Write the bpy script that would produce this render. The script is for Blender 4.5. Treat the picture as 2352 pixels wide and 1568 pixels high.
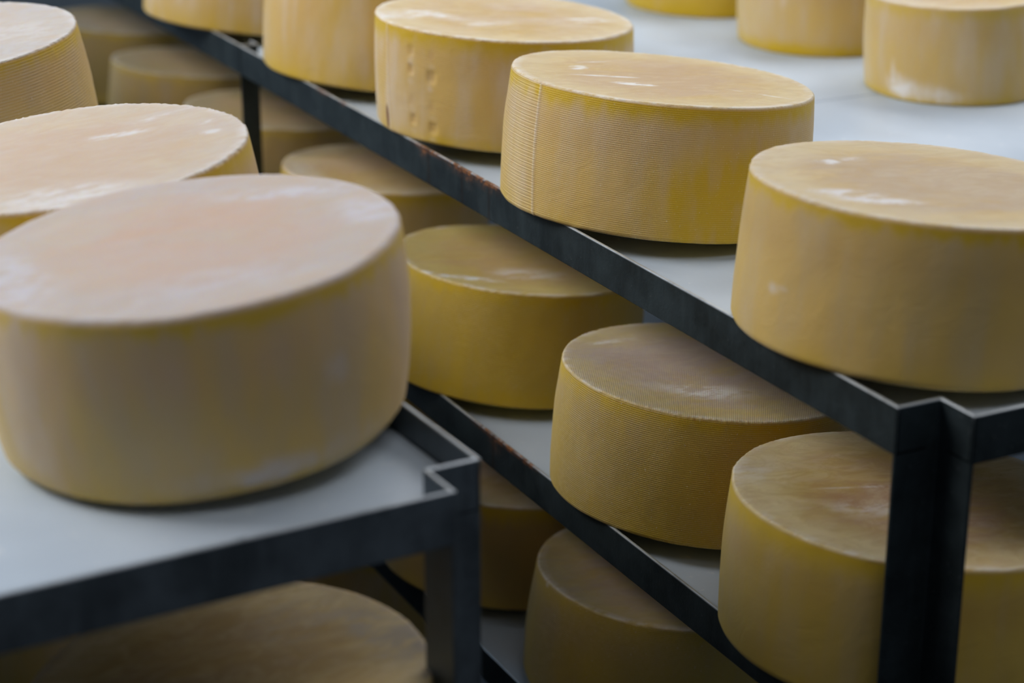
import bpy, math, random
import numpy as np
from mathutils import Vector, Matrix

# ------------------------------------------------------------------ clear
for o in list(bpy.data.objects):
    bpy.data.objects.remove(o, do_unlink=True)
SC = bpy.context.scene
COL = SC.collection
rad = math.radians

# ------------------------------------------------------------------ camera
# world: x runs along the long rails away from the camera, y to the left, z up, metres;
# origin = top outer corner of the near rail of the right-hand rack
PITCH, ROLL, YAW = 0.3537, 0.0006, -0.4710
CAM = Vector((-1.1452, 0.9090, 0.5820))
F = Vector((math.cos(PITCH)*math.cos(YAW), math.cos(PITCH)*math.sin(YAW), -math.sin(PITCH)))
R = F.cross(Vector((0, 0, 1))).normalized()
U = R.cross(F)
cd = bpy.data.cameras.new('camera')
cam = bpy.data.objects.new('camera', cd)
COL.objects.link(cam)
m = Matrix((R, U, -F)).transposed().to_4x4()
m.translation = CAM
cam.matrix_world = m
cd.sensor_width = 36
cd.lens = 4723.9/2352*36
cd.clip_start = .05
cd.dof.use_dof = True
cd.dof.focus_distance = 1.93
cd.dof.aperture_fstop = 3.6
SC.camera = cam

# ------------------------------------------------------------------ light
w = bpy.data.worlds.new('world')
SC.world = w
w.use_nodes = True
w.node_tree.nodes['Background'].inputs[0].default_value = (.60, .75, 1.0, 1)
w.node_tree.nodes['Background'].inputs[1].default_value = .10


def area(name, loc, target, sx, sy, power, col):
    d = bpy.data.lights.new(name, 'AREA')
    d.shape = 'RECTANGLE'
    d.size, d.size_y = sx, sy
    d.energy = power
    d.color = col
    o = bpy.data.objects.new(name, d)
    o.location = loc
    o.rotation_euler = (Vector(target)-Vector(loc)).to_track_quat('-Z', 'Y').to_euler()
    COL.objects.link(o)
    return o


area('unseen_ceiling_lamp', (1.5, 1.80, 1.45), (.9, .1, 0), 1.6, .6, 23, (1, .99, .98)).data.spread = rad(120)
area('unseen_ceiling_lamp', (1.5, -1.75, 1.8), (.5, .1, 0), 2.8, 1.1, 42, (1, .99, .98))
area('unseen_ceiling_lamp', (-1.1, .1, 2.1), (.2, .1, 0), 1.4, .6, 11, (1, .99, .98))  # unseen fill lamp, added to brighten the sides facing the camera
area('window_daylight', (6.6, 1.6, 2.1), (.8, 0, 0), 3.6, 1.6, 110, (.50, .75, 1))

SC.view_settings.view_transform = 'Standard'
SC.view_settings.look = 'None'
SC.view_settings.exposure = 0.0
SC.view_settings.gamma = 1
SC.view_settings.use_curve_mapping = False

# ------------------------------------------------------------------ scene constants
S1, S2 = .280, .5521        # drop from the top shelf to the second and third
LEVELS = [0, -.280, -.5521, -.832]
FLOOR = -1.18
LIP = .025                  # boards lie this far below the top of the rails
RH = .040                   # rail height
W_ = .040                   # post flange width
TH = .0032
YL = .0375                  # yaw of the left rack
A_ = Vector((math.cos(YL), math.sin(YL), 0))
B_ = Vector((math.sin(YL), -math.cos(YL), 0))
KL = Vector((.0300, .3349, .0129))      # top outer corner of the left rack


# ------------------------------------------------------------------ node helpers
class NT:
    def __init__(s, name):
        s.m = bpy.data.materials.new(name)
        s.m.use_nodes = True
        s.t = s.m.node_tree
        s.b = s.t.nodes['Principled BSDF']

    def n(s, typ, **kw):
        x = s.t.nodes.new(typ)
        for k, v in kw.items():
            if k in x.inputs:
                x.inputs[k].default_value = v
            else:
                setattr(x, k, v)
        return x

    def l(s, a, b):
        s.t.links.new(a, b)

    def math(s, op, a, b=None, clamp=False):
        x = s.t.nodes.new('ShaderNodeMath')
        x.operation = op
        x.use_clamp = clamp
        for i, v in enumerate((a, b)):
            if v is None:
                continue
            if isinstance(v, (int, float)):
                x.inputs[i].default_value = v
            else:
                s.l(v, x.inputs[i])
        return x.outputs[0]

    def ramp(s, v, lo, hi, a=0., b=1.):
        x = s.t.nodes.new('ShaderNodeMapRange')
        x.interpolation_type = 'SMOOTHSTEP'
        x.inputs['From Min'].default_value = lo
        x.inputs['From Max'].default_value = hi
        x.inputs['To Min'].default_value = a
        x.inputs['To Max'].default_value = b
        s.l(v, x.inputs['Value'])
        return x.outputs[0]

    def mix(s, f, a, b, mode='MIX'):
        x = s.t.nodes.new('ShaderNodeMix')
        x.data_type = 'RGBA'
        x.blend_type = mode
        if isinstance(f, (int, float)):
            x.inputs[0].default_value = f
        else:
            s.l(f, x.inputs[0])
        for i, v in ((6, a), (7, b)):
            if isinstance(v, tuple):
                x.inputs[i].default_value = (*v, 1)
            else:
                s.l(v, x.inputs[i])
        return x.outputs[2]

    def noise(s, vec, scale, detail=4, rough=.55, dist=0.):
        x = s.n('ShaderNodeTexNoise', Scale=scale, Detail=detail, Roughness=rough, Distortion=dist)
        s.l(vec, x.inputs['Vector'])
        return x.outputs['Fac']

    def vec(s, src, scale=(1, 1, 1), off=(0, 0, 0), rot=(0, 0, 0)):
        x = s.n('ShaderNodeMapping')
        x.inputs['Location'].default_value = off
        x.inputs['Rotation'].default_value = rot
        x.inputs['Scale'].default_value = scale
        s.l(src, x.inputs['Vector'])
        return x.outputs[0]


# ------------------------------------------------------------------ cheese rind material
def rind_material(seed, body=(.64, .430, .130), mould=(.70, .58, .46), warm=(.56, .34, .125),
                  bare=(.62, .405, .008), weave=.5, top_mould=.5, side_mould=.35, ridge=.0020,  # bare rind yellow, also used for the painted shade under the rim
                  cloth_top=.3, base_mould=0., frost=(.82, .77, .71), cream=(.76, .63, .39)):
    N = NT('cheese_rind')
    tc = N.n('ShaderNodeTexCoord').outputs['Object']
    off = (seed*1.37, seed*.73, seed*2.11)

    def att(nm):
        a = N.n('ShaderNodeAttribute', attribute_name=nm)
        return a.outputs['Fac']
    side, band, amould, awarm, abare, arc, hgt = [att(x) for x in ('side', 'band', 'mould', 'warm', 'bare', 'arc', 'hgt')]
    astain = att('stain')
    aring = att('ring')
    # side: vertical streaks; top: broad smears
    vs = N.vec(tc, (1, 1, .22), off)
    vt = N.vec(tc, (1, .55, 1), off, (0, 0, seed))
    n_s = N.noise(vs, 34, 3, .5)
    n_s2 = N.noise(N.vec(tc, (1, 1, .6), off), 9, 3)
    n_t = N.noise(vt, 11, 6, .6, .6)
    n_t2 = N.noise(vt, 34, 5, .65, 1.2)
    top = N.math('SUBTRACT', 1., side)
    # mould dusting
    ms = N.math('MULTIPLY', N.ramp(N.math('ADD', N.math('MULTIPLY', n_s, .6), N.math('MULTIPLY', n_s2, .4)), .40, .66), side_mould)
    mt = N.math('MULTIPLY', N.ramp(N.math('ADD', N.math('MULTIPLY', n_t, .65), N.math('MULTIPLY', n_t2, .35)), .38, .64), top_mould)
    mo = N.math('ADD', N.math('MULTIPLY', ms, side), N.math('MULTIPLY', mt, top))
    fr = N.math('MULTIPLY', amould, N.ramp(N.noise(N.vec(tc, (1, .45, 1), off, (0, 0, .5)), 75, 5, .7), .40, .58, .10, 1.25), True)
    if base_mould:
        mo = N.math('ADD', mo, N.math('MULTIPLY', top, base_mould), True)
    soft = N.math('MULTIPLY', N.math('MULTIPLY', amould, N.ramp(n_t2, .3, .65, .5, .9)), .62, True)
    fr = N.math('ADD', N.math('MULTIPLY', fr, top), N.math('MULTIPLY', soft, side), True)
    wm = N.math('MULTIPLY', N.ramp(n_t, .35, .60), top)
    wm = N.math('MULTIPLY', N.math('ADD', N.math('MULTIPLY', wm, N.ramp(n_t2, .3, .65, .55, 1.25)), .30), awarm, True)
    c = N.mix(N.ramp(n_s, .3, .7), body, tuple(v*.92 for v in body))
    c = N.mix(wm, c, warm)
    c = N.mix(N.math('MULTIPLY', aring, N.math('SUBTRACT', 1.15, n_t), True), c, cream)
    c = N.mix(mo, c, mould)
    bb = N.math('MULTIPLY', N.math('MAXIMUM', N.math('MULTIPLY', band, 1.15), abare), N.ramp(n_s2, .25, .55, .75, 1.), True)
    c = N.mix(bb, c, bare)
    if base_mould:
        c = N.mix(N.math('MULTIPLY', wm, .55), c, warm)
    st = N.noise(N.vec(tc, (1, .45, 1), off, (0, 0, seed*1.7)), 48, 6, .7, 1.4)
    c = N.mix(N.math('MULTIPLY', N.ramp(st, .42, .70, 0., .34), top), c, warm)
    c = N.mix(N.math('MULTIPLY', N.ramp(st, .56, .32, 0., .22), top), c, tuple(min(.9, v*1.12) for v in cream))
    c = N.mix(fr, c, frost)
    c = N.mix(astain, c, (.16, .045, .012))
    # cloth imprint: horizontal ridges and a finer vertical weave
    r1 = N.math('SINE', N.math('MULTIPLY', hgt, 2*math.pi/ridge))
    r2 = N.math('SINE', N.math('MULTIPLY', arc, 2*math.pi/.00125))
    fade = N.ramp(N.noise(N.vec(tc, (1, 1, 1), off), 14, 3), .3, .6, .35, 1.)
    rid = N.math('MULTIPLY', N.math('MULTIPLY', r1, fade), side)
    brk = N.ramp(N.noise(N.vec(tc, (1, 1, 1), off), 150, 2, .6), .35, .6)
    rid = N.math('MULTIPLY', rid, N.math('ADD', N.math('MULTIPLY', brk, .6), .4))
    wv = N.math('MULTIPLY', N.math('MULTIPLY', r2, .6), N.math('MULTIPLY', fade, side))
    sx = N.n('ShaderNodeSeparateXYZ')
    N.l(N.vec(tc, (1, 1, 1), (0, 0, 0), (0, 0, seed)), sx.inputs[0])
    t1 = N.math('SINE', N.math('MULTIPLY', sx.outputs[0], 2*math.pi/.0018))
    t2 = N.math('SINE', N.math('MULTIPLY', sx.outputs[1], 2*math.pi/.0018))
    tw = N.math('MULTIPLY', N.math('MULTIPLY', N.math('ADD', t1, t2), .5*cloth_top), top)
    pat = N.math('ADD', N.math('ADD', rid, wv), tw)
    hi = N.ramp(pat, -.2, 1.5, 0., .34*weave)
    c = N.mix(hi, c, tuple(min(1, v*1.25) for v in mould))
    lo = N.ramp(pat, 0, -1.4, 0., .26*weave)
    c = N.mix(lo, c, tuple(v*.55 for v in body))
    # tiny crystals sitting on the ridges
    sp = N.noise(tc, 520, 1, .5)
    spk = N.math('MULTIPLY', N.math('MULTIPLY', N.ramp(sp, .70, .78), side), .55*weave)
    c = N.mix(spk, c, (.86, .80, .66))
    N.l(c, N.b.inputs['Base Color'])
    N.b.inputs['Roughness'].default_value = .62
    N.b.inputs['Specular IOR Level'].default_value = .35
    N.b.inputs['Subsurface Weight'].default_value = .25
    N.b.inputs['Subsurface Radius'].default_value = (.9, .55, .12)
    N.b.inputs['Subsurface Scale'].default_value = .012
    N.b.inputs['Sheen Weight'].default_value = .14
    N.b.inputs['Sheen Roughness'].default_value = .5
    N.b.inputs['Sheen Tint'].default_value = (.95, .9, .9, 1)
    hh = N.math('ADD', N.math('MULTIPLY', pat, .00022*weave), N.math('MULTIPLY', n_t2, .0008))
    hh = N.math('ADD', hh, N.math('MULTIPLY', N.noise(tc, 900, 2, .6), .00018))
    bp = N.n('ShaderNodeBump', Strength=.9, Distance=1.0)
    N.l(hh, bp.inputs['Height'])
    N.l(bp.outputs[0], N.b.inputs['Normal'])
    return N.m


# ------------------------------------------------------------------ steel, board, floor
def steel_material(name, base=(.030, .042, .047), rust=True):
    N = NT(name)
    geo = N.n('ShaderNodeNewGeometry').outputs['Position']
    tc = N.n('ShaderNodeTexCoord').outputs['Object']
    n1 = N.noise(N.vec(geo, (1, 1, 1)), 16, 6, .65)
    n2 = N.noise(N.vec(geo, (1, 1, .12)), 90, 4, .6)
    n3 = N.noise(geo, 240, 3, .6)
    c = N.mix(N.ramp(n1, .3, .7), tuple(v*.72 for v in base), tuple(v*1.35 for v in base))
    c = N.mix(N.math('MULTIPLY', N.ramp(n2, .45, .75), .35), c, tuple(v*1.8 for v in base))
    c = N.mix(N.math('MULTIPLY', N.ramp(n3, .66, .74), .35), c, (.30, .32, .33))
    # worn top lip, with the overhead light it reflects painted in bright
    lip = N.n('ShaderNodeAttribute', attribute_name='lip').outputs['Fac']
    c = N.mix(N.math('MULTIPLY', lip, N.ramp(n1, .25, .55, .55, 1.)), c, (.62, .67, .72))
    if rust:
        ru = N.n('ShaderNodeAttribute', attribute_name='rust').outputs['Fac']
        ru = N.math('MULTIPLY', ru, N.ramp(N.noise(geo, 130, 5, .7), .34, .56), True)
        c = N.mix(ru, c, N.mix(N.ramp(n3, .4, .6), (.10, .035, .014), (.30, .12, .04)))
        dr = N.n('ShaderNodeAttribute', attribute_name='drip').outputs['Fac']
        c = N.mix(N.math('MULTIPLY', dr, .75), c, (.032, .020, .014))
        N.l(N.math('SUBTRACT', .55, N.math('MULTIPLY', ru, .5), True), N.b.inputs['Metallic'])
    else:
        N.b.inputs['Metallic'].default_value = .55
    N.l(c, N.b.inputs['Base Color'])
    N.l(N.math('SUBTRACT', N.ramp(n1, .3, .7, .36, .52), N.math('MULTIPLY', lip, .10)), N.b.inputs['Roughness'])
    bp = N.n('ShaderNodeBump', Strength=.25, Distance=.001)
    N.l(n3, bp.inputs['Height'])
    N.l(bp.outputs[0], N.b.inputs['Normal'])
    return N.m


def board_material():
    N = NT('white_shelf_board')
    geo = N.n('ShaderNodeNewGeometry').outputs['Position']
    n1 = N.noise(geo, 5, 5, .6)
    n2 = N.noise(geo, 60, 5, .7)
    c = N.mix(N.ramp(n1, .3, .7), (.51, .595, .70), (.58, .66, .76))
    c = N.mix(N.math('MULTIPLY', N.ramp(n2, .6, .75), .5), c, (.86, .87, .87))
    N.l(c, N.b.inputs['Base Color'])
    N.l(N.ramp(n1, .35, .65, .32, .48), N.b.inputs['Roughness'])
    bp = N.n('ShaderNodeBump', Strength=.15, Distance=.0012)
    N.l(N.noise(geo, 35, 4, .6), bp.inputs['Height'])
    N.l(bp.outputs[0], N.b.inputs['Normal'])
    return N.m


def plain_material(name, a, b, scale, rough):
    N = NT(name)
    geo = N.n('ShaderNodeNewGeometry').outputs['Position']
    c = N.mix(N.ramp(N.noise(geo, scale, 6, .6), .3, .7), a, b)
    N.l(c, N.b.inputs['Base Color'])
    N.b.inputs['Roughness'].default_value = rough
    bp = N.n('ShaderNodeBump', Strength=.2, Distance=.003)
    N.l(N.noise(geo, scale*14, 4), bp.inputs['Height'])
    N.l(bp.outputs[0], N.b.inputs['Normal'])
    return N.m


M_STEEL = steel_material('dark_steel')
M_STEEL_L = steel_material('grey_steel', (.105, .130, .150))
M_BOARD = board_material()
M_FLOOR = plain_material('concrete_floor', (.016, .015, .012), (.026, .024, .02), 3, .85)
M_FLOOR.node_tree.nodes['Principled BSDF'].inputs['Specular IOR Level'].default_value = .1
M_WALL = plain_material('painted_wall', (.50, .53, .55), (.57, .60, .62), 2, .7)


# ------------------------------------------------------------------ mesh helpers
def tag(o, label=None, cat=None, group=None, kind=None):
    if label:
        o['label'] = label
    if cat:
        o['category'] = cat
    if group:
        o['group'] = group
    if kind:
        o['kind'] = kind


def link(name, me, parent=None):
    o = bpy.data.objects.new(name, me)
    COL.objects.link(o)
    o.parent = parent
    return o


def empty(name, loc=(0, 0, 0), rz=0.):
    o = bpy.data.objects.new(name, None)
    o.empty_display_size = .05
    o.location = loc
    o.rotation_euler = (0, 0, rz)
    COL.objects.link(o)
    return o


def prism(poly, z0, z1, name, mat, parent, bev=.0008):
    """upright prism over a plan polygon"""
    n = len(poly)
    v = [(x, y, z0) for x, y in poly]+[(x, y, z1) for x, y in poly]
    f = [tuple(range(n-1, -1, -1)), tuple(range(n, 2*n))]
    f += [(i, (i+1) % n, n+(i+1) % n, n+i) for i in range(n)]
    me = bpy.data.meshes.new(name)
    me.from_pydata(v, [], f)
    fix(me)
    me.materials.append(mat)
    o = link(name, me, parent)
    if bev:
        b = o.modifiers.new('bevel', 'BEVEL')
        b.width = bev
        b.segments = 2
        b.limit_method = 'ANGLE'
    return o


def fix(me):
    import bmesh
    bm = bmesh.new()
    bm.from_mesh(me)
    bmesh.ops.recalc_face_normals(bm, faces=bm.faces)
    bm.to_mesh(me)
    bm.free()


def extrude_profile(prof, x0, x1, axis, name, mat, parent, rusts=(), drips=(), step=.004, fixed=(0, 0)):
    """closed profile (u, z) swept along 'x' or 'y'; dense along its length, so wear can sit where it is"""
    n = max(2, int(abs(x1-x0)/step)+1) if (rusts or drips) else 2
    xs = np.linspace(x0, x1, n)
    k = len(prof)
    v = []
    for x in xs:
        for u, z in prof:
            v.append((x, u, z) if axis == 'x' else (u, x, z))
    f = []
    for i in range(n-1):
        for j in range(k):
            a = i*k+j
            b = i*k+(j+1) % k
            f.append((a, b, b+k, a+k))
    f.append(tuple(range(k)))
    f.append(tuple((n-1)*k+j for j in range(k)))
    me = bpy.data.meshes.new(name)
    me.from_pydata(v, [], f)
    fix(me)
    V = np.array(v)
    top = max(z for _, z in prof)
    lip = np.clip((V[:, 2]-(top-.0016))/.0012, 0, 1)
    s = V[:, 0] if axis == 'x' else V[:, 1]
    ru = np.zeros(len(V))
    dr = np.zeros(len(V))
    for c, wd, dep, st in rusts:
        ru = np.maximum(ru, st*np.exp(-((s-c)/wd)**2)*np.clip(1-(top-V[:, 2]-.001)/dep, 0, 1))
    for c, wd in drips:
        dr = np.maximum(dr, np.exp(-((s-c)/wd)**2))
    for nm, a in (('lip', lip), ('rust', ru), ('drip', dr)):
        at = me.attributes.new(nm, 'FLOAT', 'POINT')
        at.data.foreach_set('value', a.astype(np.float32))
    me.materials.append(mat)
    o = link(name, me, parent)
    b = o.modifiers.new('bevel', 'BEVEL')
    b.width = .0009
    b.segments = 2
    b.limit_method = 'ANGLE'
    b.angle_limit = rad(50)
    return o


def l_profile(sgn, top, u0):
    """angle iron: upright flange at u0, foot flange pointing to sgn; several levels so wear can fade down"""
    zs = [top, top-.0018, top-.006, top-.014, top-.024, top-RH]
    out = [(u0, z) for z in zs]
    out += [(u0+sgn*.030, top-RH), (u0+sgn*.030, top-RH+TH), (u0+sgn*TH, top-RH+TH)]
    out += [(u0+sgn*TH, z) for z in (top-.014, top-.006, top-.0018, top)]
    return out


def make_rack(name, loc, rz, sgn, depth, length, mids, mat, wear, label):
    """open rack of angle iron: sgn = side of the long rail on which the rack lies (+1: +y)"""
    root = empty(name, loc, rz)
    tag(root, label, 'rack', None)
    spans = []
    a = 0.
    for mx in mids:
        spans.append((a, mx+W_-.001))
        a = mx+W_+TH
    spans.append((a, length))
    xe = length
    for li, z in enumerate(LEVELS):
        for si, (x0, x1) in enumerate(spans):
            rusts, drips = wear.get((li, si), ((), ()))
            extrude_profile(l_profile(sgn, z, 0.), x0, x1, 'x', 'long_rail', mat, root, rusts, drips)
            extrude_profile(l_profile(-sgn, z, sgn*depth), x0, x1, 'x', 'long_rail', mat, root)
        extrude_profile(l_profile(1, z, -W_), sgn*W_, sgn*(depth-W_), 'y', 'end_beam', mat, root)
        extrude_profile(l_profile(-1, z, xe+W_), sgn*W_, sgn*(depth-W_), 'y', 'end_beam', mat, root)
        # boards: white sheets lying inside the rails, notched round the posts
        g, e = .0013, .004
        zt = z-LIP
        cuts = [.9165] if sgn < 0 else [.93]
        xs = [None]+cuts+[None]
        y0, y1 = sgn*e, sgn*(depth-e)
        n0, n1 = sgn*(W_+e), sgn*(depth-W_-e)
        k0, k1 = sgn*.030, sgn*(depth-.030)
        for bi in range(len(cuts)+1):
            p = []
            if xs[bi] is None:
                s_ = [(e, y0), (e, n0), (-W_+e, n0), (-W_+e, n1), (e, n1), (e, y1)]
            else:
                s_ = [(xs[bi]+g, y0), (xs[bi]+g, y1)]
            ms = [mx for mx in mids if (xs[bi] or -1) < mx < (xs[bi+1] or 99)]
            if xs[bi+1] is None:
                e_ = [(xe-e, y1), (xe-e, n1), (xe+W_-e, n1), (xe+W_-e, n0), (xe-e, n0), (xe-e, y0)]
            else:
                e_ = [(xs[bi+1]-g, y1), (xs[bi+1]-g, y0)]
            midf, midb = [], []
            for mx in ms:
                midb += [(mx+W_-e, y1), (mx+W_-e, k1), (mx+W_+.030, k1), (mx+W_+.030, y1)]
                midf = [(mx+W_+.030, y0), (mx+W_+.030, k0), (mx+W_-e, k0), (mx+W_-e, y0)]+midf
            poly = s_+midb+e_+midf
            prism(poly, z-RH+TH+.0002, zt, 'shelf_board', M_BOARD, root, .0006)
    # corner posts: angle irons turned so that their hollow faces out
    for (cx, dx) in ((0., -1), (xe, 1)):
        for (cy, dy) in ((0., sgn), (sgn*depth, -sgn)):
            x_in, y_in = cx, cy+dy*W_
            t = TH*1.1
            poly = [(x_in, cy), (x_in-dx*t, cy), (x_in-dx*t, y_in+dy*t), (x_in+dx*W_, y_in+dy*t), (x_in+dx*W_, y_in), (x_in, y_in)]
            post(poly, mat, root)
    for mx in mids:                                     # middle posts: slimmer angle irons in a gap of the rail
        for (cy, dy) in ((0., sgn), (sgn*depth, -sgn)):
            x0, t, q = mx+W_, TH, .026
            post([(x0, cy), (x0, cy+dy*q), (x0+q, cy+dy*q), (x0+q, cy+dy*(q-t)), (x0+t, cy+dy*(q-t)), (x0+t, cy)], mat, root)
    return root


def post(poly, mat, root):
    zs = [0., -.0016, -.02, FLOOR-root.location.z]
    n = len(poly)
    v = [(x, y, z) for z in zs for x, y in poly]
    f = [tuple(range(n))]+[tuple(3*n+i for i in range(n))]
    for k in range(3):
        f += [(k*n+i, k*n+(i+1) % n, (k+1)*n+(i+1) % n, (k+1)*n+i) for i in range(n)]
    me = bpy.data.meshes.new('post')
    me.from_pydata(v, [], f)
    fix(me)
    at = me.attributes.new('lip', 'FLOAT', 'POINT')
    at.data.foreach_set('value', np.array([1. if z > -.001 else 0. for z in zs for _ in poly], np.float32))
    me.materials.append(mat)
    o = link('post', me, root)
    b = o.modifiers.new('bevel', 'BEVEL')
    b.width = .0012
    b.segments = 3
    b.limit_method = 'ANGLE'
    return o


# ------------------------------------------------------------------ setting
def slab(name, x0, x1, y0, y1, z0, z1, mat):
    o = prism([(x0, y0), (x1, y0), (x1, y1), (x0, y1)], z0, z1, name, mat, None, 0)
    tag(o, kind='structure')


slab('floor', -4, 7, -2.6, 5.2, FLOOR-.1, FLOOR, M_FLOOR)
slab('wall_right', -4, 7, -2.7, -2.6, FLOOR, 3.0, M_WALL)
slab('wall_back', 7, 7.1, -2.7, 5.2, FLOOR, 3.0, M_WALL)

WEAR_R = {
    (0, 0): ([(1.15, .025, .003, .9), (1.085, .010, .003, 1.), (.845, .030, .005, 1.6), (.855, .008, .014, 1.2),
              (.76, .030, .006, 1.8), (.70, .028, .006, 1.8), (.74, .010, .014, 1.3)],
             [(.842, .0030), (.694, .0018), (.757, .0016)]),
    (1, 0): ([(.70, .035, .004, 1.2), (.655, .028, .005, 1.4), (.61, .022, .004, 1.3), (.68, .012, .018, .8)],
             [(.685, .003)]),
    (0, 1): ([(1.6, .05, .003, .6)], []),
}
make_rack('steel_rack', (0, 0, 0), 0, -1, 1.04, 3.05, [1.403], M_STEEL, WEAR_R,
          'long dark steel rack with white boards filling the right and centre')
make_rack('steel_rack', KL, YL, 1, 1.04, 3.05, [1.45], M_STEEL_L, {},
          'grey steel rack in the left foreground whose open corner post faces the aisle')


# ------------------------------------------------------------------ noise in numpy
def vnoise(P, seed):
    P = np.asarray(P, float)
    i = np.floor(P).astype(np.int64)
    f = P-i
    f = f*f*(3-2*f)

    def h(a, b, c):
        n = (a*73856093) ^ (b*19349663) ^ (c*83492791) ^ (seed*2654435761 & 0x7fffffff)
        n = (n ^ (n >> 13))*1274126177 & 0x7fffffff
        n = (n ^ (n >> 16)) & 0xffffff
        return n/0xffffff
    r = 0
    for dx in (0, 1):
        for dy in (0, 1):
            for dz in (0, 1):
                wt = (f[:, 0] if dx else 1-f[:, 0])*(f[:, 1] if dy else 1-f[:, 1])*(f[:, 2] if dz else 1-f[:, 2])
                r = r+wt*h(i[:, 0]+dx, i[:, 1]+dy, i[:, 2]+dz)
    return r*2-1


# ------------------------------------------------------------------ a cheese wheel
def cheese(fit, z0, o2, s0, rest, label, group, seed, nseg=300, nside=90, ridge_amp=.00005, ridge=.0020, fuzz=.0006,
           rim=.0022, foot=.004, tops=(), sides=(), dents=(), seam=None, band=(.80, .985, .75), **mk):
    x, y, a, ba, th, k, h, dx, dy, bg, ex = fit
    o2 = Vector(o2)
    c2 = Vector((x, y))
    if rest:                                   # leans on the raised lip of the rail, far edge on the board
        tl = LIP/(s0-(c2.dot(o2)-a))
        zc = z0-(s0-c2.dot(o2))*tl
    else:
        tl = 0.
        zc = z0-LIP
    al = Vector((-o2.y, o2.x))
    sl = o2*tl+al*ex
    N = Vector((-sl.x, -sl.y, 1)).normalized()
    Ux = Vector((1, 0, sl.x)).normalized()
    V = N.cross(Ux)
    # profile: (kind, s-height 0..1, radial scale, z)
    prof = []                                  # (r_fraction_of_edge, inset, z, side, s)
    nt = 34
    for i in range(1, nt+1):
        f = i/nt
        prof.append((f, rim, h, 0., 1.))
    for i in range(1, 6):
        t = i/6*math.pi/2
        prof.append((1., rim*(1-math.sin(t)), h-rim*(1-math.cos(t)), i/6, 1.))
    for i in range(nside+1):
        z = (h-rim)+(foot-(h-rim))*i/nside
        prof.append((1., 0., z, 1., z/h))
    for i in range(1, 6):
        t = i/5*math.pi/2
        prof.append((1., foot*(1-math.cos(t)), foot*(1-math.sin(t)), 1., 0.))
    for f in (.6, .2):
        prof.append((f, foot, 0., 1., 0.))
    Pf = np.array(prof)
    m_ = len(Pf)
    ang = np.linspace(0, 2*np.pi, nseg, endpoint=False)
    fr, ins, zz, sd, ss = [np.repeat(Pf[:, i], nseg) for i in range(5)]
    AN = np.tile(ang, m_)
    sc = 1+(k-1)*ss+bg*4*ss*(1-ss)
    ea, eb = a*sc-ins, a*ba*sc-ins
    c_, s_ = math.cos(th), math.sin(th)
    # polar angle on the ellipse
    pa = AN-th
    ex_, ey_ = ea*np.cos(pa), eb*np.sin(pa)
    X, Y = c_*ex_-s_*ey_, s_*ex_+c_*ey_
    dirx, diry = np.cos(AN), np.sin(AN)
    lo = vnoise(np.stack([dirx*2.2, diry*2.2, ss*1.2], 1)+seed*3.1, seed)
    mi = vnoise(np.stack([dirx*9, diry*9, ss*5], 1)+seed, seed+5)
    rr = .0010*lo+.00035*mi
    onside = (sd > .99) & (fr > .99)
    edge = np.exp(-((zz-(h-rim*.6))/.0022)**2)*(fr > .99)
    fz = vnoise(np.stack([dirx*a/.0022, diry*a/.0022, zz/.0030], 1), seed+9)
    fz2 = vnoise(np.stack([dirx*a/.006, diry*a/.006, zz/.004], 1), seed+11)
    rr = rr+edge*fuzz*(fz*.8+fz2*.35)
    rr = rr+np.where(onside, ridge_amp*np.sin(2*np.pi*zz/ridge)*np.clip(.6+.8*fz2+.5*mi, 0, 1.3), 0)
    adeg = np.degrees(AN)

    def da(c):
        return (adeg-c+180) % 360-180
    if seam:                                   # overlap of the cheesecloth: a step and a fine raised line
        c0, step = seam
        off = da(c0)+1.5*(ss-.5)
        ln = np.exp(-(off/.45)**2)
        rr = rr+onside*(ln*.0010+step*(1/(1+np.exp(off/.35)))*np.clip(1-np.abs(off)/40, 0, 1))
        # deeper ridges beyond the seam
        rr = rr+onside*.00022*np.sin(2*np.pi*zz/.0031)*(1/(1+np.exp(off/.4)))*np.clip(1-np.abs(off)/60, 0, 1)
    for (c0, hh, wa, wh, dep) in dents:
        g = np.exp(-np.abs(da(c0)/wa)**3-np.abs((ss-hh)/wh)**3)
        rr = rr-onside*dep*g
    rr = rr+0.
    X = X+dirx*rr
    Y = Y+diry*rr+0
    wob = vnoise(np.stack([X*14, Y*14, X*0+1.5], 1)+seed, seed+2)
    wob2 = vnoise(np.stack([X*60, Y*60, X*0+2.5], 1)+seed, seed+3)
    topm = (zz > h-rim*1.01)
    rn = np.sqrt(X**2+Y**2)/a
    Z = zz+np.where(topm, .0010*wob+.00025*wob2+.0008*np.clip(rn-.8, 0, .2)/.2-.0008+edge*fuzz*fz*.5, 0)
    X0, Y0 = X.copy(), Y.copy()
    X = X*np.where(fr < .999, fr, 1)+dx*ss
    Y = Y*np.where(fr < .999, fr, 1)+dy*ss
    # recompute wobble for the disc with its true place
    disc = (fr < .999) & (zz > h*.5)
    wob = vnoise(np.stack([X*14, Y*14, X*0+1.5], 1)+seed, seed+2)
    wob2 = vnoise(np.stack([X*60, Y*60, X*0+2.5], 1)+seed, seed+3)
    rn = np.sqrt(X**2+Y**2)/a
    Z = np.where(disc, h+.0010*wob+.00025*wob2+.0008*np.clip(rn-.8, 0, .2)/.2-.0008, Z)
    vt = np.stack([X, Y, Z], 1)
    c_top = np.array([[dx, dy, h-.0008]])
    c_bot = np.array([[0, 0, 0.]])
    vt = np.concatenate([vt, c_top, c_bot])
    nv = m_*nseg
    i = np.arange(m_-1)[:, None]*nseg
    j = np.arange(nseg)[None, :]
    j2 = (j+1) % nseg
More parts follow.
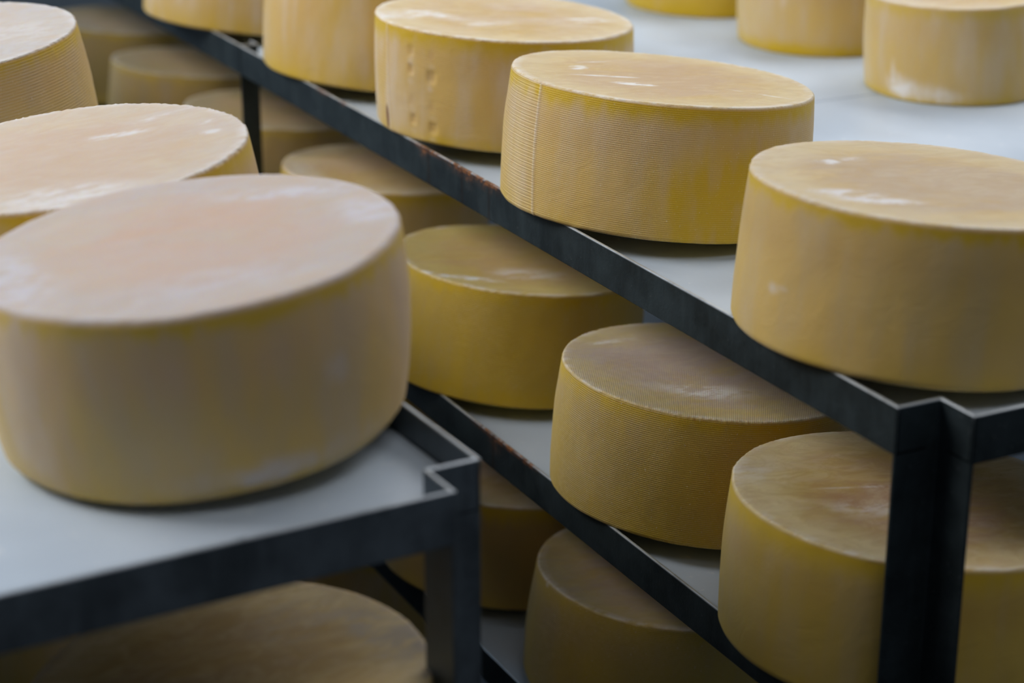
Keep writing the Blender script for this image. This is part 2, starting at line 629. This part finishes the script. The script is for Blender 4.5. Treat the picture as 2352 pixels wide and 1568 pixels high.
    quads = np.stack([i+j, i+nseg+j, i+nseg+j2, i+j2], -1).reshape(-1, 4)
    jj = np.arange(nseg)
    t1 = np.stack([np.full(nseg, nv), jj, (jj+1) % nseg], 1)
    b0 = (m_-1)*nseg
    t2 = np.stack([b0+(jj+1) % nseg, b0+jj, np.full(nseg, nv+1)], 1)
    me = bpy.data.meshes.new('cheese_wheel')
    me.vertices.add(len(vt))
    me.vertices.foreach_set('co', vt.astype(np.float32).ravel())
    lv = np.concatenate([quads.ravel(), t1.ravel(), t2.ravel()])
    me.loops.add(len(lv))
    me.loops.foreach_set('vertex_index', lv.astype(np.int32))
    nq, ntri = len(quads), 2*nseg
    st = np.concatenate([np.arange(nq)*4, nq*4+np.arange(ntri)*3])
    me.polygons.add(nq+ntri)
    me.polygons.foreach_set('loop_start', st.astype(np.int32))
    me.update(calc_edges=True)
    me.validate()
    me.polygons.foreach_set('use_smooth', np.ones(nq+ntri, bool))
    # wear of this one wheel
    mould = np.zeros(nv)
    warm = np.zeros(nv)
    bare = np.zeros(nv)
    stain = np.zeros(nv)
    rn = np.sqrt((X-dx)**2+(Y-dy)**2)/a
    istop = sd < .5
    # a warm dried middle and a paler ring near the edge
    n1 = vnoise(np.stack([X*22, Y*22, X*0+4.5], 1)+seed, seed+20)
    warm = np.where(istop, np.clip(1.05-(rn/.78)**4+.25*n1, 0, 1)*mk.get('warm_mid', .55), 0)
    edgem = np.exp(-((zz-(h-rim*.35))/.0016)**2)*np.where(disc, np.clip((fr-.94)/.06, 0, 1), 1)
    if seam:
        mould = mould+.8*onside*np.exp(-((da(seam[0])+1.5*(ss-.5))/.5)**2)
    mould = mould+edgem*mk.get('edge_mould', .55)*(.8+.4*n1)
    for (kind, u, v, su, sv, ro, stg) in tops:
        cr, sr = math.cos(ro), math.sin(ro)
        du, dv = (X-u)*cr+(Y-v)*sr, -(X-u)*sr+(Y-v)*cr
        ws = 1+.9*n1
        g = stg*np.clip(1.6*np.exp(-(du/su)**2-(dv/sv)**2)*ws-.15, 0, 1)*istop
        if kind == 'm':
            mould = mould+g
        elif kind == 'w':
            warm = warm+g
        else:
            bare = bare+g
    n2 = vnoise(np.stack([dirx*22, diry*22, ss*4], 1)+seed, seed+21)
    n3 = vnoise(np.stack([dirx*5, diry*5, ss*3], 1)+seed, seed+22)
    onsd = (sd > .5)
    warm = warm+onsd*mk.get('pink', .9)*np.exp(-((ss-.74)/.16)**2)*np.clip(.8+.6*n3, 0, 1.4)
    bare = bare+onsd*mk.get('foot_bare', .45)*np.exp(-(ss/.14)**2)*np.clip(.8+.6*n3, 0, 1.4)
    ring = istop*np.clip((rn-.62-.06*n1)/.22, 0, 1)*mk.get('pale_ring', .7)
    for (kind, c0, hh, wa, wh, stg) in sides:
        g = stg*np.clip(1.5*np.exp(-(da(c0)/wa)**2-((ss-hh)/wh)**2)*(1+.6*n2)-.1, 0, 1)*(sd > .5)
        if kind == 'm':
            mould = mould+g
        elif kind == 'b':
            bare = bare+g
        elif kind == 'w':
            warm = warm+g*1.6
        else:
            stain = stain+np.clip(g*1.6, 0, 1)
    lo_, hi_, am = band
    bnd = np.clip((ss-lo_-.05*n2)/(.95-lo_), 0, 1)**1.2*np.clip((h-rim*.9-zz)/.0025, 0, 1)*(sd > .5)*am  # rim shadow and scattered light painted as a yellow strip below the rim
    arc = AN*a
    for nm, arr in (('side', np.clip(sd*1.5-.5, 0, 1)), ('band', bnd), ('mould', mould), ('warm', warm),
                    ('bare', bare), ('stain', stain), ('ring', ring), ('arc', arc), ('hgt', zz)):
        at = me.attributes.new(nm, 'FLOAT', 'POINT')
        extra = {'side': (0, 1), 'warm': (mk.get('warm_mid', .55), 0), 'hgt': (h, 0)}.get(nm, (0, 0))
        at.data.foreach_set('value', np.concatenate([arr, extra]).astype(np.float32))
    mk2 = {q: v for q, v in mk.items() if q not in ('warm_mid', 'edge_mould', 'pink', 'foot_bare', 'pale_ring')}
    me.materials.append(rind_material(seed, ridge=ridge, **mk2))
    o = link('cheese_wheel', me)
    mw = Matrix((Ux, V, N)).transposed().to_4x4()
    mw.translation = Vector((x, y, zc))
    o.matrix_world = mw
    tag(o, label, 'cheese', group)
    return o


GT = 'front row of cheese wheels on the top shelf'
GM = 'cheese wheels on the second shelf of the long rack'
GN = 'cheese wheels on the third shelf of the long rack'
GK = 'back row of cheese wheels on the top shelf'
GL = 'cheese wheels on the left rack'
RO, LO = (0, 1), (B_.x, B_.y)
LS = KL.x*B_.x+KL.y*B_.y


def right(fit, z, label, group, seed, **kw):
    return cheese(fit, z, RO, 0., kw.pop('rest', True), label, group, seed, **kw)


def left(fit, z, label, seed, **kw):
    return cheese(fit, z, LO, LS, True, label, GL, seed, **kw)


# ---- top shelf, front row
right((.155, -.131, .152, 1.018, .463, .983, .131, 0, .001, .012, 0), 0,
      'smooth pale cheese wheel on the top shelf above the right corner post', GT, 1,
      weave=.10, ridge_amp=0, cloth_top=.05, top_mould=.35, side_mould=.28, warm_mid=.95, foot=.006, band=(.88, .985, .8), warm=(.46, .29, .12), cream=(.60, .50, .32), mould=(.58, .51, .42), frost=(.72, .68, .66),
      tops=[('m', .076, .052, .006, .009, .4, 2.), ('m', .085, .02, .004, .012, .3, .7), ('m', -.048, .082, .007, .030, -.35, 1.2),
            ('m', -.02, .105, .010, .030, -.3, .8), ('w', -.011, -.040, .030, .045, 0, .8), ('w', .06, .03, .02, .05, 0, .4), ('m', -.045, .186, .02, .05, -.3, .0)],
      sides=[('m', 94, .40, 2.5, .035, 1.1), ('m', 98, .42, 2, .02, .6), ('b', 150, .45, 25, .3, .15), ('w', 85, .8, 30, .3, .25)])
right((.577, -.125, .156, .902, -2.575, .980, .132, 0, .001, .021, .006), 0,
      'sharply focused ridged cheese wheel with a vertical cloth seam near its left edge', GT, 2,
      nseg=720, nside=330, ridge_amp=.00006, weave=.55, cloth_top=.3, top_mould=.25, side_mould=.30, fuzz=.0004, warm_mid=.75,
      seam=(97.5, .0006), band=(.82, .985, 1.), edge_mould=.75, warm=(.52, .32, .13), cream=(.68, .56, .33),
      tops=[('m', .058, .066, .006, .012, .6, 1.5), ('m', .092, .012, .0025, .03, .2, .8), ('m', .012, .058, .003, .03, -.35, .8),
            ('m', -.028, .047, .006, .018, -.45, 1.7), ('w', .0, -.03, .05, .05, 0, .6), ('w', -.01, .015, .03, .03, 0, .3), ('m', -.09, -.06, .003, .03, -.9, .5)],
      sides=[('b', 178, .36, 28, .34, .95), ('b', 200, .1, 40, .5, .5), ('w', 130, .72, 30, .2, .4), ('m', 86, .5, 8, .6, .35), ('b', 160, .9, 40, .05, .3)])
dn = [(111.2, .80, 1.7, .045, .0010), (111.2, .635, 1.7, .045, .0016), (122.2, .78, 1.9, .05, .0004), (122.4, .60, 2.2, .055, .0019),
      (111.5, .36, 1.9, .05, .0005), (111.9, .19, 1.7, .045, .0015), (122.3, .335, 1.7, .05, .0005), (122.8, .145, 2.1, .05, .0018)]
right((.950, -.150, .162, .897, 2.229, .999, .125, .004, .009, .011, -.004), 0,
      'cheese wheel stamped with two columns of small square dents and a brown drip', GT, 3,
      nseg=720, nside=150, weave=.30, cloth_top=.15, top_mould=.55, side_mould=.65, band=(.80, .985, 1.), warm_mid=.55, edge_mould=.9,
      dents=dn, seam=(94.5, .0002),
      tops=[('m', .022, .091, .035, .02, .5, 1.), ('m', -.037, .051, .015, .03, 0, .6), ('m', .03, .14, .03, .03, 0, .8), ('m', -.023, -.085, .015, .03, 0, .8), ('w', .055, -.04, .02, .03, 0, .8)],
      sides=[('s', 92.4, .125, .9, .08, 2.2)]
      + [('m', d[0]-.3, d[1]-.105, 1.9, .026, .35) for d in (dn[0], dn[1], dn[3], dn[5], dn[7])]
      + [('m', d[0], d[1]+.095, 1.9, .026, .3) for d in (dn[1], dn[3], dn[5], dn[7])]
      + [('w', d[0], d[1], 1.7, .045, .8) for d in dn]+[('b', 140, .03, 40, .06, .35)])
right((1.278, -.139, .156, 1.015, -1.41, .981, .131, .001, .003, .018, -.009), 0,
      'blurred cheese wheel on the top shelf directly left of the stamped wheel', GT, 4,
      weave=.15, side_mould=.55, band=(.80, .985, .3), sides=[('w', 110, .4, 15, .6, .4), ('b', 120, .1, 40, .2, .3), ('b', 135, .6, 10, .4, .3)])
right((1.671, -.096, .151, .993, .6, .973, .131, 0, .001, .015, -.012), 0,
      'cheese wheel on the top shelf beyond the far post, cut by the top edge', GT, 5,
      weave=.1, side_mould=.75, sides=[('b', 130, .1, 30, .15, .3)])
# ---- top shelf, back row
right((.905, -.769, .112, .988, 2.4, .973, .121, .005, .007, .016, 0), 0,
      'back-row cheese wheel at the right edge with a white frosty patch along its foot', GK, 6, rest=False,
      weave=.12, side_mould=.4, top_mould=.6, band=(.84, .985, .5),
      sides=[('m', 104, .17, 9, .10, 1.1), ('m', 118, .12, 16, .10, 1.2), ('m', 136, .09, 14, .07, .8), ('m', 101, .3, 2, .12, .7), ('b', 110, .03, 60, .05, .5)])
right((1.218, -.790, .121, 1.005, 1.28, .978, .112, .002, .004, .023, 0), 0,
      'back-row cheese wheel between the other two of its row at the top right', GK, 7, rest=False,
      weave=.1, side_mould=.4, sides=[('b', 125, .05, 60, .10, .7), ('m', 118, .7, 3, .12, .4)])
right((1.530, -.805, .138, 1.0, 0, .970, .128, 0, 0, .010, 0), 0,
      'yellow-footed cheese wheel, farthest of the back row, cut by the top edge', GK, 8, rest=False,
      weave=.1, side_mould=.15, sides=[('b', 140, .1, 70, .4, .8)])
# ---- second shelf
right((.137, -.129, .161, 1.004, -.34, .988, .134, .002, .003, .017, .009), -S1,
      'cheese wheel on the second shelf partly hidden by the right corner post', GM, 9,
      weave=.10, ridge_amp=0, cloth_top=.05, side_mould=.2, top_mould=.3, warm_mid=.8, foot=.006, body=(.58, .395, .07),
      warm=(.40, .21, .07), tops=[('w', .032, .053, .035, .04, 0, 1.2), ('m', .035, .045, .002, .03, -.2, .7), ('m', -.01, .06, .015, .03, -.3, .4), ('m', .09, .12, .03, .03, 0, .3)])
right((.485, -.134, .153, .967, -2.795, .982, .132, .001, .001, .020, -.006), -S1,
      'ridged cheese wheel on the second shelf below the sharply focused one', GM, 10,
      nseg=720, nside=330, ridge_amp=.00008, weave=.85, cloth_top=.8, side_mould=.12, body=(.58, .395, .07), top_mould=.45, band=(.82, .985, .8), warm_mid=.8, warm=(.44, .31, .22), mould=(.58, .48, .42), pale_ring=.5, cream=(.60, .50, .26),
      tops=[('w', .06, .08, .05, .03, .8, .6), ('m', -.05, .05, .02, .05, -.4, .7), ('w', .03, -.01, .05, .06, 0, .6), ('m', .105, .05, .005, .03, .1, .6), ('b', -.11, .06, .012, .09, -.5, .35)],
      sides=[('b', 150, .5, 60, .6, .35), ('m', 105, .45, 14, .25, .15)])
right((.890, -.123, .146, 1.045, -1.048, .974, .134, -.001, -.002, .011, -.006), -S1,
      'yellow cheese wheel on the second shelf, right beside the large blurred foreground wheel', GM, 11,
      nside=330, nseg=500, ridge_amp=.00005, weave=.5, side_mould=.08, top_mould=.15, band=(.80, .985, .9), warm_mid=.9, warm=(.52, .32, .08), pale_ring=.5, cream=(.64, .50, .16), body=(.58, .395, .05),
      tops=[('w', -.003, .068, .012, .03, -.3, 1.), ('w', .01, .12, .01, .02, -.3, .6), ('m', -.05, .11, .007, .045, -.55, 1.4), ('m', -.06, .02, .02, .04, -.3, .5)],
      sides=[('b', 150, .5, 60, .7, .45), ('b', 120, .05, 60, .10, .5)])
right((1.333, -.151, .145, 1, 0, .969, .131, 0, 0, .010, 0), -S1,
      'dim blurred cheese wheel on the second shelf directly behind the yellow one', GM, 12,
      weave=.05, top_mould=.25, side_mould=.25, warm_mid=.9, tops=[('m', .02, .12, .04, .02, 0, .6)])
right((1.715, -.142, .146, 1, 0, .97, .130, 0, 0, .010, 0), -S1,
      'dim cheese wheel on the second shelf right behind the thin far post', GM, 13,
      weave=.05, band=(.86, .985, .35), pale_ring=.3, cream=(.46, .38, .22), top_mould=.3, side_mould=.2, warm_mid=.7, body=(.46, .32, .10), mould=(.46, .38, .30))  # rind colours darkened to paint in the shade around this wheel
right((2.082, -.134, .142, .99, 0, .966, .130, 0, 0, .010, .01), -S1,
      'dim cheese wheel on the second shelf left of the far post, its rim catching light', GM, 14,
      weave=.05, band=(.86, .985, .35), pale_ring=.3, cream=(.46, .38, .22), top_mould=.4, side_mould=.3, body=(.46, .32, .10), mould=(.46, .38, .31))  # shade painted in: body and mould darker than on nearer wheels
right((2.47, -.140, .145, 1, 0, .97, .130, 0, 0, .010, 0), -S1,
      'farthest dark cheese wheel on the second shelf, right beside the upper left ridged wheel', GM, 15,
      weave=.05, band=(.86, .985, .35), pale_ring=.3, cream=(.46, .38, .22), side_mould=.1, body=(.36, .26, .08))  # darkest body colour, standing in for deep shade
# ---- third shelf
right((.584, -.156, .151, 1.016, -1.345, .972, .132, -.001, -.001, .022, -.002), -S2,
      'brown-tinged ridged cheese wheel on the third shelf at the bottom centre', GN, 16,
      nseg=600, nside=300, ridge_amp=.00007, weave=.8, cloth_top=.2, side_mould=.15, body=(.58, .395, .07), top_mould=.45, warm_mid=.55, mould=(.50, .40, .35), warm=(.40, .28, .22), pale_ring=.3, cream=(.55, .46, .30),
      band=(.80, .985, .5), sides=[('m', 84, .97, 1.5, .02, 1.), ('b', 140, .5, 60, .7, .3)])
right((.928, -.134, .151, .993, .5, .970, .130, 0, .001, .010, -.002), -S2,
      'dark cheese wheel on the third shelf seen just right of the left rack post', GN, 17,
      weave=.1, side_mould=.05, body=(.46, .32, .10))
# ---- left rack
left((.210, .470, .147, .960, -1.503, 1.044, .142, -.005, -.002, .044, -.002), KL.z,
     'largest blurred cheese wheel in the left foreground with a pinkish white top', 18,
     nseg=420, foot=.010, rim=.004, weave=.04, ridge_amp=0, cloth_top=.05, top_mould=.25, base_mould=.62, side_mould=.30, band=(.88, .985, .7), edge_mould=.8, warm_mid=.7, pale_ring=.3, warm=(.60, .38, .24), mould=(.49, .44, .45), frost=(.58, .54, .56), cream=(.52, .46, .43),
     tops=[('w', .034, -.001, .012, .045, -.2, 1.), ('w', .03, -.05, .03, .05, 0, .4), ('m', .05, -.10, .015, .05, -.5, .9), ('m', -.024, -.128, .03, .02, 0, .9), ('m', .0, .12, .07, .02, 0, .8), ('m', -.10, .02, .03, .08, 0, .6)],
     sides=[('m', -161, .55, 3.5, .07, .8), ('m', -180, .10, 11, .08, .9), ('m', -158, .08, 20, .10, .5), ('w', 118, .5, 12, .5, .5), ('m', 112, .55, 9, .5, .5), ('w', -125, .3, 14, .4, .5), ('m', 165, .12, 15, .06, .4)])
left((.514, .469, .154, 1.029, .257, .968, .130, 0, .002, .015, -.012), KL.z,
     'middle cheese wheel of the left rack with scattered white mould flecks on top', 19,
     nseg=600, weave=.15, ridge_amp=0, cloth_top=.1, fuzz=.0012, top_mould=.25, base_mould=.5, side_mould=.3, band=(.80, .985, .9), edge_mould=1.0, warm_mid=.7, pale_ring=.5, warm=(.55, .37, .22), mould=(.53, .47, .45), frost=(.66, .62, .60), cream=(.57, .50, .41),
     tops=[('m', .03, -.054, .008, .025, -.2, .9), ('m', -.023, -.119, .006, .008, 0, 1.2), ('m', .01, -.125, .004, .01, .3, 1.), ('m', .06, -.095, .006, .03, .2, .6), ('m', -.111, .039, .03, .05, -.3, .8), ('m', .03, .10, .03, .02, 0, .6), ('w', .05, -.02, .02, .04, 0, .5)],
     sides=[('w', -115, .7, 14, .3, .5)])
left((1.030, .468, .154, 1.019, 2.02, .961, .131, .001, .003, .016, .012), KL.z,
     'white-topped strongly ridged cheese wheel at the upper left corner', 20,
     nseg=600, nside=300, ridge_amp=.00022, ridge=.0030, weave=.9, cloth_top=1.6, fuzz=.0011, top_mould=.4, base_mould=.6, side_mould=.2, band=(.84, .985, 1.), edge_mould=1.2, warm_mid=.3, mould=(.52, .49, .49), frost=(.66, .64, .64), cream=(.56, .52, .50),
     tops=[('m', -.03, -.06, .06, .06, 0, .5)], sides=[('w', 200, .8, 30, .2, .5)])
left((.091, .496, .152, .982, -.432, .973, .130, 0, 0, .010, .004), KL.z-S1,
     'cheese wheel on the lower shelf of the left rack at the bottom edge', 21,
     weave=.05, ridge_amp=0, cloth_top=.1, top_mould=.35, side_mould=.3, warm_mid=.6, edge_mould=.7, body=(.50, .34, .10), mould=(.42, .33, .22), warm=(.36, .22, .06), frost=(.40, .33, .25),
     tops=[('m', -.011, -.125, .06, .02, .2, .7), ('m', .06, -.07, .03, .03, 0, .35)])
left((.500, .490, .150, 1, 0, .972, .130, 0, 0, .010, 0), KL.z-S1,
     'dark cheese wheel in deep shade under the left rack, behind the bottom-edge wheel', 22,
     weave=.05, ridge_amp=0)
left((.905, .485, .150, 1, 0, .972, .130, 0, 0, .010, 0), KL.z-S1,
     'dark cheese wheel of the lower shelf of the left rack, hidden behind its neighbour', 23, nseg=160, nside=30,
     weave=.05, ridge_amp=0)
left((1.455, .462, .150, 1, 0, .965, .130, 0, 0, .010, 0), KL.z,
     'unseen added cheese wheel on top of the left rack directly beyond the white-topped ridged one', 24,
     weave=.2, top_mould=.6)  # out of view, added to shade the far second-shelf wheels
right((2.105, -.140, .150, 1, 0, .970, .130, 0, 0, .010, 0), 0,
      'unseen added cheese wheel, farthest of the front row on the top shelf', GT, 25, weave=.1)  # added beyond the view to keep light off the wheels below
left((1.875, .465, .150, 1, 0, .965, .130, 0, 0, .010, 0), KL.z,
     'unseen added fifth cheese wheel from the near end of the left rack top', 26, nseg=160, nside=30, weave=.1)  # added out of view, dims the far wheels across the aisle
left((2.290, .465, .150, 1, 0, .965, .130, 0, 0, .010, 0), KL.z,
     'unseen added sixth and last cheese wheel from the near end of the left rack top', 27, nseg=160, nside=30, weave=.1)  # another unseen wheel, added to block light from the second shelf
# ---- deep in shade, glimpsed under the left rack
GQ = 'cheese wheels on the fourth shelf of the long rack'
right((1.330, -.140, .150, 1, 0, .970, .130, 0, 0, .010, 0), -S2,
      'added cheese wheel on the third shelf, hidden behind the left rack post', GN, 28, nseg=160, nside=30, weave=.1)  # hidden wheel, added to block light low in the rack
right((1.400, -.150, .150, 1, 0, .970, .130, 0, 0, .010, 0), LEVELS[3],
      'dark cheese wheel on the fourth shelf, glimpsed between left beam and bottom-edge wheel', GQ, 29, nseg=160, nside=30, weave=.1)
right((1.820, -.150, .150, 1, 0, .970, .130, 0, 0, .010, 0), LEVELS[3],
      'farther dark cheese wheel on the fourth shelf, almost black in the shade', GQ, 30, nseg=160, nside=30, weave=.1)
left((.560, .485, .150, 1, 0, .970, .130, 0, 0, .010, 0), KL.z-S2,
     'nearer of two almost black cheese wheels low in the left rack', 31, nseg=160, nside=30, weave=.1)
left((.980, .480, .150, 1, 0, .970, .130, 0, 0, .010, 0), KL.z-S2,
     'farther of two almost black cheese wheels low in the left rack', 32, nseg=160, nside=30, weave=.1)
